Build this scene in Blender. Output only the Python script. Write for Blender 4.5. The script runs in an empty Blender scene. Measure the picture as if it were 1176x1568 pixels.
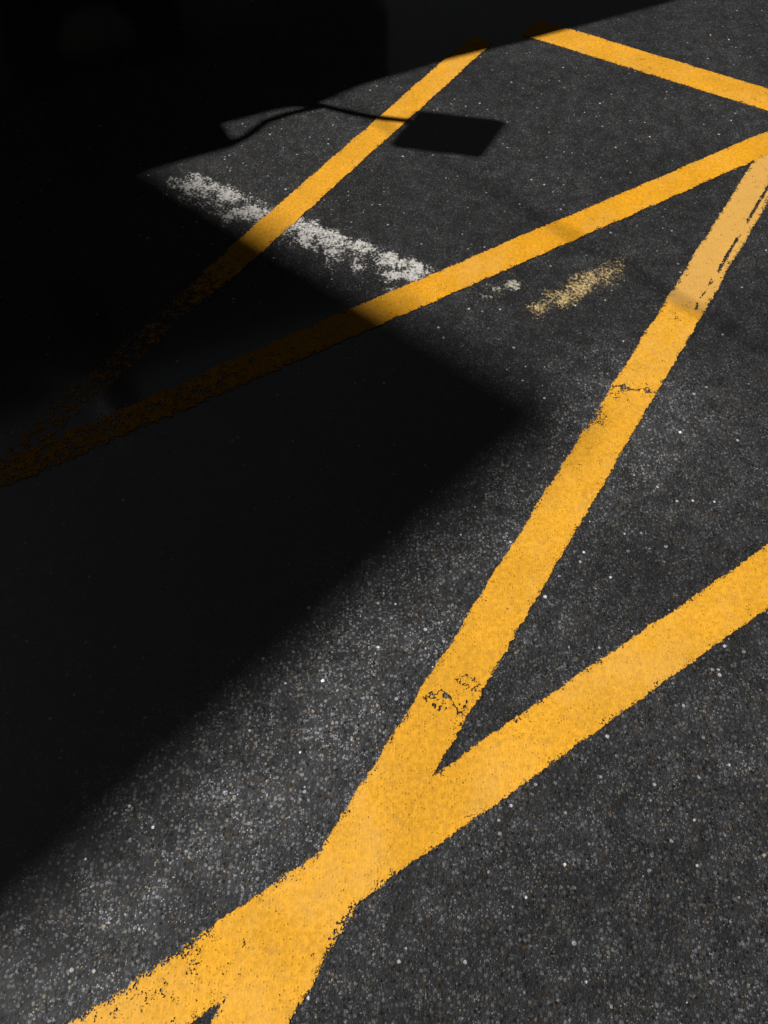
import bpy, bmesh, math, random
from mathutils import Vector, Matrix
random.seed(4)
sc = bpy.context.scene
sc.view_settings.view_transform = 'Standard'
sc.view_settings.look = 'None'
sc.view_settings.exposure = 0

# ------------------------------------------------------------------ helpers
def link(o, parent=None):
    sc.collection.objects.link(o)
    if parent: o.parent = parent
    return o

class NT:
    def __init__(s, mat):
        s.t = mat.node_tree; s.t.nodes.clear()
        s.pos = s.t.nodes.new('ShaderNodeNewGeometry').outputs['Position']
    def n(s, k): return s.t.nodes.new(k)
    def put(s, sock, v):
        if isinstance(v, bpy.types.NodeSocket): s.t.links.new(v, sock)
        else: sock.default_value = v
    def m(s, op, a, b=0.0, c=0.0, clamp=False):
        nd = s.n('ShaderNodeMath'); nd.operation = op; nd.use_clamp = clamp
        s.put(nd.inputs[0], a); s.put(nd.inputs[1], b); s.put(nd.inputs[2], c)
        return nd.outputs[0]
    def add(s, *a):
        r = a[0]
        for x in a[1:]: r = s.m('ADD', r, x)
        return r
    def mul(s, *a):
        r = a[0]
        for x in a[1:]: r = s.m('MULTIPLY', r, x)
        return r
    def sub(s, a, b): return s.m('SUBTRACT', a, b)
    def ramp(s, v, a, b, o0=0.0, o1=1.0):
        nd = s.n('ShaderNodeMapRange'); nd.interpolation_type = 'SMOOTHSTEP'
        s.put(nd.inputs['Value'], v)
        s.put(nd.inputs['From Min'], a); s.put(nd.inputs['From Max'], b)
        nd.inputs['To Min'].default_value = o0; nd.inputs['To Max'].default_value = o1
        return nd.outputs['Result']
    def noise(s, scale, detail=2.0, rough=0.5, vec=None):
        nd = s.n('ShaderNodeTexNoise'); nd.noise_dimensions = '2D'
        nd.inputs['Scale'].default_value = scale
        nd.inputs['Detail'].default_value = detail; nd.inputs['Roughness'].default_value = rough
        s.t.links.new(vec or s.pos, nd.inputs['Vector'])
        return nd.outputs['Fac']
    def vor(s, scale, rnd=1.0, vec=None):
        nd = s.n('ShaderNodeTexVoronoi'); nd.voronoi_dimensions = '2D'
        nd.inputs['Scale'].default_value = scale
        nd.inputs['Randomness'].default_value = rnd
        s.t.links.new(vec or s.pos, nd.inputs['Vector'])
        sp = s.n('ShaderNodeSeparateColor'); s.t.links.new(nd.outputs['Color'], sp.inputs[0])
        return nd.outputs['Distance'], sp.outputs[0], sp.outputs[1], sp.outputs[2]
    def rgb(s, r, g, b):
        nd = s.n('ShaderNodeCombineColor')
        s.put(nd.inputs[0], r); s.put(nd.inputs[1], g); s.put(nd.inputs[2], b)
        return nd.outputs[0]
    def mix(s, f, a, b):
        nd = s.n('ShaderNodeMix'); nd.data_type = 'RGBA'
        s.put(nd.inputs['Factor'], f); s.put(nd.inputs[6], a); s.put(nd.inputs[7], b)
        return nd.outputs[2]
    def sep(s, v):
        nd = s.n('ShaderNodeSeparateXYZ'); s.t.links.new(v, nd.inputs[0]); return nd.outputs
    def dist(s, p):
        nd = s.n('ShaderNodeVectorMath'); nd.operation = 'DISTANCE'
        s.t.links.new(s.pos, nd.inputs[0]); nd.inputs[1].default_value = p
        return nd.outputs['Value']
    def bump(s, h, strength, d):
        nd = s.n('ShaderNodeBump'); nd.inputs['Strength'].default_value = strength
        nd.inputs['Distance'].default_value = d; s.t.links.new(h, nd.inputs['Height'])
        return nd.outputs[0]
    def bsdf(s, col, rough=0.8, spec=0.3, normal=None, metal=0.0):
        b = s.n('ShaderNodeBsdfPrincipled')
        s.put(b.inputs['Base Color'], col); s.put(b.inputs['Roughness'], rough)
        b.inputs['Specular IOR Level'].default_value = spec
        b.inputs['Metallic'].default_value = metal
        if normal: s.t.links.new(normal, b.inputs['Normal'])
        return b
    def out(s, sh):
        o = s.n('ShaderNodeOutputMaterial'); s.t.links.new(sh, o.inputs[0])
    def out_mask(s, sh, mask):
        tr = s.n('ShaderNodeBsdfTransparent'); mx = s.n('ShaderNodeMixShader')
        s.t.links.new(mask, mx.inputs[0]); s.t.links.new(tr.outputs[0], mx.inputs[1])
        s.t.links.new(sh, mx.inputs[2]); s.out(mx.outputs[0])

def newmat(name):
    m = bpy.data.materials.new(name); m.use_nodes = True
    return m, NT(m)

def simple(name, col, rough=0.7, var=0.15, scale=3.0, metal=0.0, spec=0.4):
    m, t = newmat(name)
    k = t.ramp(t.noise(scale, 3, 0.6), 0.3, 0.7, 1 - var, 1 + var)
    c = t.rgb(t.mul(k, col[0]), t.mul(k, col[1]), t.mul(k, col[2]))
    t.out(t.bsdf(c, rough, spec, metal=metal).outputs[0]); return m

# ------------------------------------------------------------------ sun geometry
EL = math.radians(46)
T = Vector((-0.98, 0.2, 0)).normalized()          # horizontal direction towards the sun
COT = 1 / math.tan(EL)

# ------------------------------------------------------------------ asphalt
def asphalt():
    m, t = newmat('asphalt')
    x, y, z = t.sep(t.pos)
    # sunlit brightness beside the big shadow's edge, painted into the asphalt colour
    px, py = 0.487, 1.246
    dx, dy = 0.698, 0.716
    perp = t.add(t.mul(t.sub(x, px), dy), t.mul(t.sub(y, py), -dx))
    along = t.add(t.mul(t.sub(x, px), dx), t.mul(t.sub(y, py), dy))
    pw = t.add(perp, t.mul(t.sub(t.noise(2.2, 2), 0.5), 0.2))
    glow_band = t.mul(t.ramp(pw, -0.2, 0.04), t.ramp(pw, 0.05, 0.42, 1, 0), t.ramp(along, 0.05, 0.4, 1, 0))
    wear_or_glow = t.mul(glow_band, t.ramp(t.noise(7, 3), 0.3, 0.6, 0.6, 1.0))
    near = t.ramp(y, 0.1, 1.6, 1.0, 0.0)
    patch = t.ramp(t.noise(1.7, 3, 0.6), 0.3, 0.7, 0.76, 1.24)
    patch2 = t.ramp(t.noise(19, 4, 0.75), 0.3, 0.7, 0.66, 1.34)
    d1, r1, g1, b1 = t.vor(125)
    d2, r2, g2, b2 = t.vor(280)
    d3, r3, g3, b3 = t.vor(78)
    grit = t.noise(430, 2, 0.7)
    clump = t.ramp(t.noise(9, 4, 0.8), 0.35, 0.65, 0.45, 1.5)
    s1 = t.mul(t.ramp(d1, 0.30, 0.50, 1, 0), t.m('POWER', r1, 4.0), 0.13)
    s2 = t.mul(t.ramp(d2, 0.30, 0.5, 1, 0), t.m('POWER', r2, 8.0), 0.21, clump)
    rad = t.add(t.mul(g3, 0.28), 0.08)
    s3 = t.mul(t.ramp(d3, t.mul(rad, 0.7), rad, 1, 0), t.ramp(r3, 0.94, 0.98), t.add(0.08, t.mul(b3, b3, 0.8)))
    dark = t.mul(t.ramp(d1, 0.25, 0.45, 1, 0), t.ramp(b1, 0.7, 0.95), 0.75)
    k = t.add(0.5, t.mul(wear_or_glow, 1.6), t.mul(near, 0.3))
    stones = t.add(t.mul(t.add(s1, s2), k), t.mul(s3, t.add(0.8, wear_or_glow)))
    v = t.add(0.015, t.mul(t.ramp(grit, 0.35, 0.7), 0.032), stones, t.mul(wear_or_glow, 0.030), t.mul(near, 0.003))
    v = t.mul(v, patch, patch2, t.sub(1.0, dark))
    warm = t.ramp(g1, 0.8, 1.0)
    col = t.mix(warm, t.rgb(t.mul(v, 0.98), v, t.mul(v, 1.07)), t.rgb(t.mul(v, 1.18), v, t.mul(v, 0.78)))
    h = t.add(t.mul(t.ramp(d1, 0.1, 0.6, 1, 0), g1), t.mul(t.ramp(d2, 0.1, 0.6, 1, 0), 0.5))
    b = t.bsdf(col, 0.85, 0.25, t.bump(h, 0.65, 0.0022))
    b.inputs['Coat Weight'].default_value = 1.0
    b.inputs['Coat IOR'].default_value = 3.0
    b.inputs['Coat Roughness'].default_value = 0.13
    t.out(b.outputs[0]); return m

bm = bmesh.new()
bmesh.ops.create_grid(bm, x_segments=40, y_segments=40, size=300)
me = bpy.data.meshes.new('asphalt_ground'); bm.to_mesh(me); bm.free()
ground = link(bpy.data.objects.new('asphalt_ground', me)); me.materials.append(asphalt())

# ------------------------------------------------------------------ painted lines
def strip(name, p0, p1, half, z, mat):
    p0, p1 = Vector(p0), Vector(p1); d = (p1 - p0); L = d.length; d.normalize()
    n = Vector((-d.y, d.x)); w = half + 0.012
    segs = max(4, int(L / 0.1))
    vs, fs, uv = [], [], []
    for i in range(segs + 1):
        s = L * i / segs; c = p0 + d * s
        for sg in (-1, 1):
            q = c + n * w * sg; vs.append((q.x, q.y, z)); uv.append((s, w * sg))
    for i in range(segs): fs.append((2*i, 2*i+2, 2*i+3, 2*i+1))
    me = bpy.data.meshes.new(name); me.from_pydata(vs, [], fs)
    ul = me.uv_layers.new(name='UVMap')
    for lp in me.loops: ul.data[lp.index].uv = uv[lp.vertex_index]
    me.materials.append(mat)
    o = link(bpy.data.objects.new(name, me)); return o

def yellow(name, half, L, tint=(0.74, 0.345, 0.024), wear_or_glow=0.0, chips=(), cracks=(), worn_from=None, shade_until=None):
    m, t = newmat(name)
    uvn = t.n('ShaderNodeUVMap'); u, v, _ = t.sep(uvn.outputs[0])
    av = t.m('ABSOLUTE', v)
    n_big = t.sub(t.noise(11, 1), 0.5); n_med = t.sub(t.noise(70, 4, 0.8), 0.5)
    edge = t.add(half, t.mul(n_big, 0.009), t.mul(n_med, 0.019))
    inner = t.sub(edge, av)
    inside = t.ramp(inner, -0.0005, 0.0007)
    ends = t.mul(t.ramp(u, 0.02, 0.022), t.ramp(u, L - 0.022, L - 0.02, 1, 0))
    hole_n = t.add(t.mul(t.noise(38, 4, 0.75), 0.55), t.mul(t.noise(210, 2, 0.7), 0.45))
    boost = t.add(0.028 + wear_or_glow, t.mul(t.ramp(inner, 0.0, 0.016, 1, 0), 0.10), t.ramp(t.noise(4.3, 3), 0.5, 0.7, 0.0, 0.03))
    if shade_until is not None:      # deeper shade over the line's start, imitated by thinning the paint with holes
        boost = t.add(boost, t.ramp(u, shade_until[0], shade_until[1], shade_until[2], 0.0))
    for (cx, cy, r, s) in chips:
        boost = t.add(boost, t.mul(t.ramp(t.dist((cx, cy, 0)), r * 0.2, r, 1, 0), s))
    for (cu, hw_, vc, vr) in cracks:     # thin transverse cracks : distance in u perturbed by noise
        dd = t.m('ABSOLUTE', t.add(t.sub(u, cu), t.mul(t.sub(t.noise(28, 3, 0.7), 0.5), 0.09), t.mul(v, 0.35)))
        boost = t.add(boost, t.mul(t.ramp(dd, hw_ * 0.4, hw_, 1, 0), t.ramp(t.m('ABSOLUTE', t.sub(v, vc)), vr * 0.7, vr, 1, 0), 0.26))
    pale = None
    if worn_from is not None:
        reg = t.ramp(u, worn_from, worn_from + 0.05)
        boost = t.add(boost, t.mul(reg, 0.035))
        gapc = t.m('ABSOLUTE', t.add(v, half * 0.55, t.mul(n_med, 0.012)))
        gap = t.mul(t.ramp(gapc, 0.002, 0.008, 1, 0), reg, t.ramp(t.noise(12, 2), 0.35, 0.5))
        boost = t.add(boost, t.mul(gap, 0.22)); pale = reg
    hole = t.ramp(t.add(hole_n, boost), 0.69, 0.71)
    mask = t.mul(inside, ends, t.sub(1.0, hole))
    k = t.mul(t.ramp(t.noise(5, 4, 0.65), 0.3, 0.7, 0.91, 1.06), t.ramp(t.noise(90, 3, 0.8), 0.3, 0.7, 1.07, 0.80))
    dp, rp, gp_, bp = t.vor(170)
    pit = t.mul(t.ramp(dp, 0.15, 0.35, 1, 0), t.ramp(rp, 0.86, 0.95), 0.5)
    k = t.mul(k, t.sub(1.0, pit))
    c = t.rgb(t.mul(k, tint[0]), t.mul(k, tint[1]), t.mul(k, tint[2]))
    chalk = t.ramp(t.noise(3.1, 5, 0.8), 0.42, 0.7, 0.0, 0.4)
    c = t.mix(chalk, c, (0.80, 0.46, 0.11, 1))
    grime = t.ramp(t.noise(24, 5, 0.8), 0.54, 0.70, 0.0, 0.36)
    c = t.mix(grime, c, (0.42, 0.23, 0.055, 1))
    if pale is not None: c = t.mix(t.mul(pale, 0.65), c, (0.66, 0.39, 0.12, 1))
    h = t.add(t.mul(t.ramp(dp, 0.1, 0.6, 1, 0), t.mul(rp, rp)), t.mul(t.noise(350, 1, 0.6), 0.7))
    b = t.bsdf(c, 0.8, 0.15, t.bump(h, 0.35, 0.0013))
    t.out_mask(b.outputs[0], mask); return m

def L(a, b): return (Vector(b) - Vector(a)).length
A0, A1 = (-0.348, -0.270), (1.511, 2.629)
B0, B1 = (-0.759, -0.294), (2.3, 1.68)
C0, C1 = (-1.03, 0.98), (1.39, 2.462)
D0, D1 = (-0.99, 0.99), (0.40, 3.134)
E0, E1 = (0.565, 3.222), (3.1, 1.590)
G = (0.83, 0.405, 0.029)
strip('yellow_parking_line', B0, B1, 0.0545, 0.0020, yellow('yellow_paint_b', 0.0545, L(B0, B1), tint=G,
      chips=[(-0.36, 0.07, 0.09, 0.12), (-0.46, 0.01, 0.13, 0.13), (-0.32, 0.10, 0.05, 0.12), (-0.3, 0.0, 0.1, 0.04)]))
strip('yellow_parking_line', A0, A1, 0.0545, 0.0023, yellow('yellow_paint_a', 0.0545, L(A0, A1), tint=G, worn_from=2.22,
      cracks=[(0.875, 0.006, 0.0, 0.05), (1.88, 0.007, 0.0, 0.06), (0.93, 0.004, -0.02, 0.03)],
      chips=[(0.545, 1.21, 0.06, 0.16), (0.62, 1.29, 0.05, 0.10), (0.14, 0.46, 0.07, 0.06), (-0.06, 0.02, 0.1, 0.09), (0.83, 1.60, 0.07, 0.09)]))
strip('yellow_parking_line', C0, C1, 0.050, 0.0026, yellow('yellow_paint_c', 0.050, L(C0, C1), tint=(0.82, 0.375, 0.015), shade_until=(0.3, 1.5, 0.15)))
strip('yellow_parking_line', D0, D1, 0.048, 0.0023, yellow('yellow_paint_d', 0.048, L(D0, D1), tint=(0.82, 0.385, 0.024), shade_until=(0.7, 1.15, 0.21)))
strip('yellow_parking_line', E0, E1, 0.072, 0.0018, yellow('yellow_paint_e', 0.072, L(E0, E1), tint=(0.82, 0.385, 0.024), wear_or_glow=0.02))

def residue(name, half, Ln, col, dens, onesided=False, lowfreq=0.5):
    m, t = newmat(name)
    uvn = t.n('ShaderNodeUVMap'); u, v, _ = t.sep(uvn.outputs[0])
    vn = t.m('DIVIDE', v, half)
    if onesided:
        prof = t.mul(t.ramp(vn, -1.15, 0.7), t.ramp(t.add(vn, t.mul(t.noise(26, 4, 0.75), 0.5)), 0.85, 1.2, 1, 0))
    else:
        prof = t.ramp(t.m('ABSOLUTE', vn), 0.0, 1.1, 1, 0)
    e = t.mul(t.ramp(u, 0.0, 0.22), t.ramp(u, Ln - 0.14, Ln, 1, 0))
    f = t.mul(prof, e)
    nz = t.add(t.mul(t.noise(15, 3, 0.7), lowfreq), t.mul(t.noise(120, 5, 0.95), 1 - lowfreq))
    mask = t.ramp(t.add(nz, t.mul(t.sub(f, 1.0), 0.24), dens), 0.495, 0.545)
    mask = t.mul(mask, t.ramp(f, 0.0, 0.05))
    k = t.ramp(t.noise(90, 3, 0.8), 0.3, 0.6, 0.55, 1.1)
    c = t.rgb(t.mul(k, col[0]), t.mul(k, col[1]), t.mul(k, col[2]))
    b = t.bsdf(c, 0.85, 0.2, t.bump(t.noise(300, 1), 0.5, 0.002))
    t.out_mask(b.outputs[0], mask); return m
w0, w1 = (-0.84, 2.245), (0.17, 1.635)
strip('worn_white_line', w0, w1, 0.15, 0.0012, residue('white_residue', 0.15, L(w0, w1), (0.58, 0.565, 0.54), 0.04, True, 0.45))
w0, w1 = (0.20, 1.62), (0.47, 1.76)
strip('worn_white_line', w0, w1, 0.06, 0.0012, residue('white_residue_thin', 0.06, L(w0, w1), (0.44, 0.42, 0.34), 0.045))
w0, w1 = (0.32, 1.525), (0.79, 1.85)
strip('worn_yellow_line', w0, w1, 0.075, 0.0014, residue('yellow_residue', 0.075, L(w0, w1), (0.58, 0.43, 0.21), 0.035, lowfreq=0.35))

# ------------------------------------------------------------------ generic mesh builders
def prism(name, pts, z0, z1, mat, parent=None, bevel=0.0):
    bm = bmesh.new()
    vs = [bm.verts.new((p[0], p[1], z0)) for p in pts]
    f = bm.faces.new(vs)
    r = bmesh.ops.extrude_face_region(bm, geom=[f])
    for g in r['geom']:
        if isinstance(g, bmesh.types.BMVert): g.co.z = z1
    bmesh.ops.recalc_face_normals(bm, faces=bm.faces)
    if bevel: bmesh.ops.bevel(bm, geom=bm.edges[:], offset=bevel, segments=3, affect='EDGES', profile=0.5)
    me = bpy.data.meshes.new(name); bm.to_mesh(me); bm.free()
    me.materials.append(mat)
    return link(bpy.data.objects.new(name, me), parent)

def obox(name, c, ax, ay, lx, ly, z0, z1, mat, parent, bevel=0.0):
    c = Vector(c[:2]); ax = Vector(ax[:2]).normalized(); ay = Vector(ay[:2]).normalized()
    pts = [c + ax*sx*lx/2 + ay*sy*ly/2 for sx, sy in ((-1,-1),(1,-1),(1,1),(-1,1))]
    return prism(name, pts, z0, z1, mat, parent, bevel)

def tube(name, pts, rad, mat, parent=None):
    cu = bpy.data.curves.new(name, 'CURVE'); cu.dimensions = '3D'; cu.bevel_depth = rad; cu.bevel_resolution = 4
    sp = cu.splines.new('POLY'); sp.points.add(len(pts) - 1)
    for i, p in enumerate(pts): sp.points[i].co = (*p, 1)
    cu.materials.append(mat)
    return link(bpy.data.objects.new(name, cu), parent)

def cyl(name, c, axis, r, depth, mat, parent, seg=32):
    bm = bmesh.new(); bmesh.ops.create_cone(bm, cap_ends=True, segments=seg, radius1=r, radius2=r, depth=depth)
    q = Vector((0,0,1)).rotation_difference(Vector(axis).normalized()).to_matrix().to_4x4()
    bm.transform(Matrix.Translation(c) @ q)
    me = bpy.data.meshes.new(name); bm.to_mesh(me); bm.free(); me.materials.append(mat)
    return link(bpy.data.objects.new(name, me), parent)

def empty(name):
    e = bpy.data.objects.new(name, None); return link(e)

# ------------------------------------------------------------------ building whose roof corner throws the big shadow
brick, t = newmat('dark_brick')
br = t.n('ShaderNodeTexBrick'); br.inputs['Scale'].default_value = 4
br.inputs['Color1'].default_value = (0.09, 0.05, 0.04, 1); br.inputs['Color2'].default_value = (0.06, 0.036, 0.03, 1)
br.inputs['Mortar'].default_value = (0.12, 0.11, 0.1, 1)
X, Y, Z = t.sep(t.pos); cb = t.n('ShaderNodeCombineXYZ')
t.t.links.new(t.add(X, Y), cb.inputs[0]); t.t.links.new(Z, cb.inputs[1]); t.t.links.new(cb.outputs[0], br.inputs['Vector'])
t.out(t.bsdf(br.outputs['Color'], 0.9, 0.2).outputs[0])
glass = simple('window_glass', (0.02, 0.025, 0.03), 0.1, spec=0.5)
concrete = simple('concrete', (0.25, 0.24, 0.22), 0.85)
H = 15.5
top = Vector((0.515, 1.222)) + Vector((T.x, T.y)) * H * COT
d1 = Vector((-0.690, -0.724)).normalized(); d2 = Vector((-0.7617, 0.6481)).normalized()
bl = empty('brick_building')
L1, L2 = 26, 30
prism('walls', [top, top + d1*L1, top + d1*L1 + d2*L2, top + d2*L2], 0, H, brick, bl)
for (d, Ln, o) in ((d1, L1, d2), (d2, L2, d1)):
    nrm = Vector((-d.y, d.x))
    if nrm.dot(o) > 0: nrm = -nrm
    k = int(Ln // 3)
    for fl in range(4):
        for i in range(k):
            c = top + d * (1.8 + i * 3.0)
            z = 1.2 + fl * 3.5
            obox('window_frame', c + nrm*0.03, d, nrm, 1.5, 0.06, z, z + 1.9, concrete, bl)
            obox('window_pane', c + nrm*0.065, d, nrm, 1.3, 0.008, z + 0.1, z + 1.8, glass, bl)

# ------------------------------------------------------------------ delivery truck parked just outside the view
paintt = simple('truck_dark_paint', (0.05, 0.055, 0.065), 0.35, 0.05)
black = simple('black_rubber', (0.02, 0.02, 0.02), 0.8)
tr = empty('delivery_truck')
u = Vector((0.9, 0.44)).normalized(); n = Vector((-u.y, u.x))
def lift(S, z): return Vector((S[0], S[1])) + Vector((T.x, T.y)) * z * COT
zc = 2.4
near = [lift(s, zc) for s in ((-0.62, 2.50), (-0.37, 2.62), (-0.22, 2.66), (-0.07, 2.78), (0.28, 2.965), (0.55, 3.085), (1.2, 3.41), (2.3, 3.93))]
far = [near[-1] + n*1.9, near[0] + n*1.9]
prism('cab', near + far, 0.45, zc, paintt, tr, 0.02)
zb = 2.7
c0 = lift((-0.49, 2.40), zb)
prism('cargo_box', [c0, c0 + n*2.4, c0 + n*2.4 - u*5.5, c0 - u*5.5], 0.5, zb, paintt, tr, 0.015)
for a in (-4.4, -1.0, 1.9):
    for s in (0.3, 2.05):
        p = c0 + u*a + n*(s + 0.05)
        cyl('wheel', (p.x, p.y, 0.45), (n.x, n.y, 0), 0.45, 0.26, black, tr)
        cyl('hub', (p.x, p.y, 0.45), (n.x, n.y, 0), 0.2, 0.28, concrete, tr)
m0 = (near[4] + near[5]) / 2
dd = (near[5] - near[4]).normalized(); nn_ = Vector((dd.y, -dd.x))
obox('side_window', m0 + nn_*0.002, dd, nn_, 0.26, 0.006, 1.5, 2.1, glass, tr)
# wing mirror on its bracket
zm0, zm1 = 1.72, 2.03
bl_, br_ = lift((0.135, 2.615), zm0), lift((0.027, 2.40), zm0)
mc = (bl_ + br_) / 2; md = (br_ - bl_).normalized(); mn = Vector((-md.y, md.x))
obox('mirror_housing', mc, md, mn, (br_ - bl_).length, 0.05, zm0, zm1, black, tr, 0.018)
za = 1.80
arm_s = [(0.17, 2.54), (0.06, 2.555), (-0.03, 2.575), (-0.12, 2.605), (-0.22, 2.65), (-0.36, 2.66)]
tube('mirror_arm', [(*lift(s, za), za) for s in arm_s], 0.016, black, tr)
za = 1.70
arm_s = [(-0.22, 2.65), (-0.34, 2.60), (-0.42, 2.55), (-0.47, 2.47), (-0.52, 2.42)]
tube('grab_handle', [(*lift(s, za), za) for s in arm_s], 0.014, black, tr)

# ------------------------------------------------------------------ overhead cable between two poles
wood = simple('pole_wood', (0.12, 0.08, 0.05), 0.9)
zc_ = 5.2
dc = Vector((0.697, -0.717)); mid = lift((0.63, 1.88), zc_)
ends = []
for k, s in ((-1, -16), (1, 14)):
    p = mid + dc * s; ends.append(p)
    up = empty('utility_pole')
    cyl('post', (p.x, p.y, 2.9), (0, 0, 1), 0.14, 5.8, wood, up)
    obox('crossarm', p, (-dc.y, dc.x), dc, 1.6, 0.1, 5.05, 5.17, wood, up)
pts = []
for i in range(61):
    f = i / 60; p = ends[0].lerp(ends[1], f)
    pts.append((p.x, p.y, zc_ + 0.25 * (2*f - 1)**2))
tube('overhead_cable', pts, 0.0085, black)

# ------------------------------------------------------------------ light
sun = bpy.data.lights.new('sun', 'SUN'); sun.energy = 5.0; sun.angle = math.radians(0.53); sun.color = (1.0, 0.965, 0.91)
so = link(bpy.data.objects.new('sun', sun))
Tv = Vector((T.x * math.cos(EL), T.y * math.cos(EL), math.sin(EL)))
so.rotation_euler = Tv.to_track_quat('Z', 'Y').to_euler(); so.location = Tv * 30
w = bpy.data.worlds.new('World'); sc.world = w; w.use_nodes = True
nt = w.node_tree; nt.nodes.clear()
sky = nt.nodes.new('ShaderNodeTexSky'); sky.sky_type = 'NISHITA'; sky.sun_disc = False
sky.sun_elevation = EL; sky.sun_rotation = math.atan2(T.x, T.y); sky.air_density = 0.6; sky.dust_density = 0.3
hs = nt.nodes.new('ShaderNodeHueSaturation'); hs.inputs['Saturation'].default_value = 0.15
bg = nt.nodes.new('ShaderNodeBackground'); bg.inputs['Strength'].default_value = 0.0055
wo = nt.nodes.new('ShaderNodeOutputWorld')
nt.links.new(sky.outputs[0], hs.inputs['Color']); nt.links.new(hs.outputs[0], bg.inputs['Color']); nt.links.new(bg.outputs[0], wo.inputs[0])

# ------------------------------------------------------------------ camera: phone held at 1.5 m, tilted 58 degrees down
cam = bpy.data.cameras.new('camera'); cam.sensor_fit = 'VERTICAL'; cam.sensor_height = 36; cam.lens = 25.99
cam.clip_start = 0.02; cam.clip_end = 2000
co = link(bpy.data.objects.new('camera', cam)); co.location = (0, 0, 1.5)
co.rotation_euler = (math.radians(90 - 58.3), 0, 0)
sc.camera = co
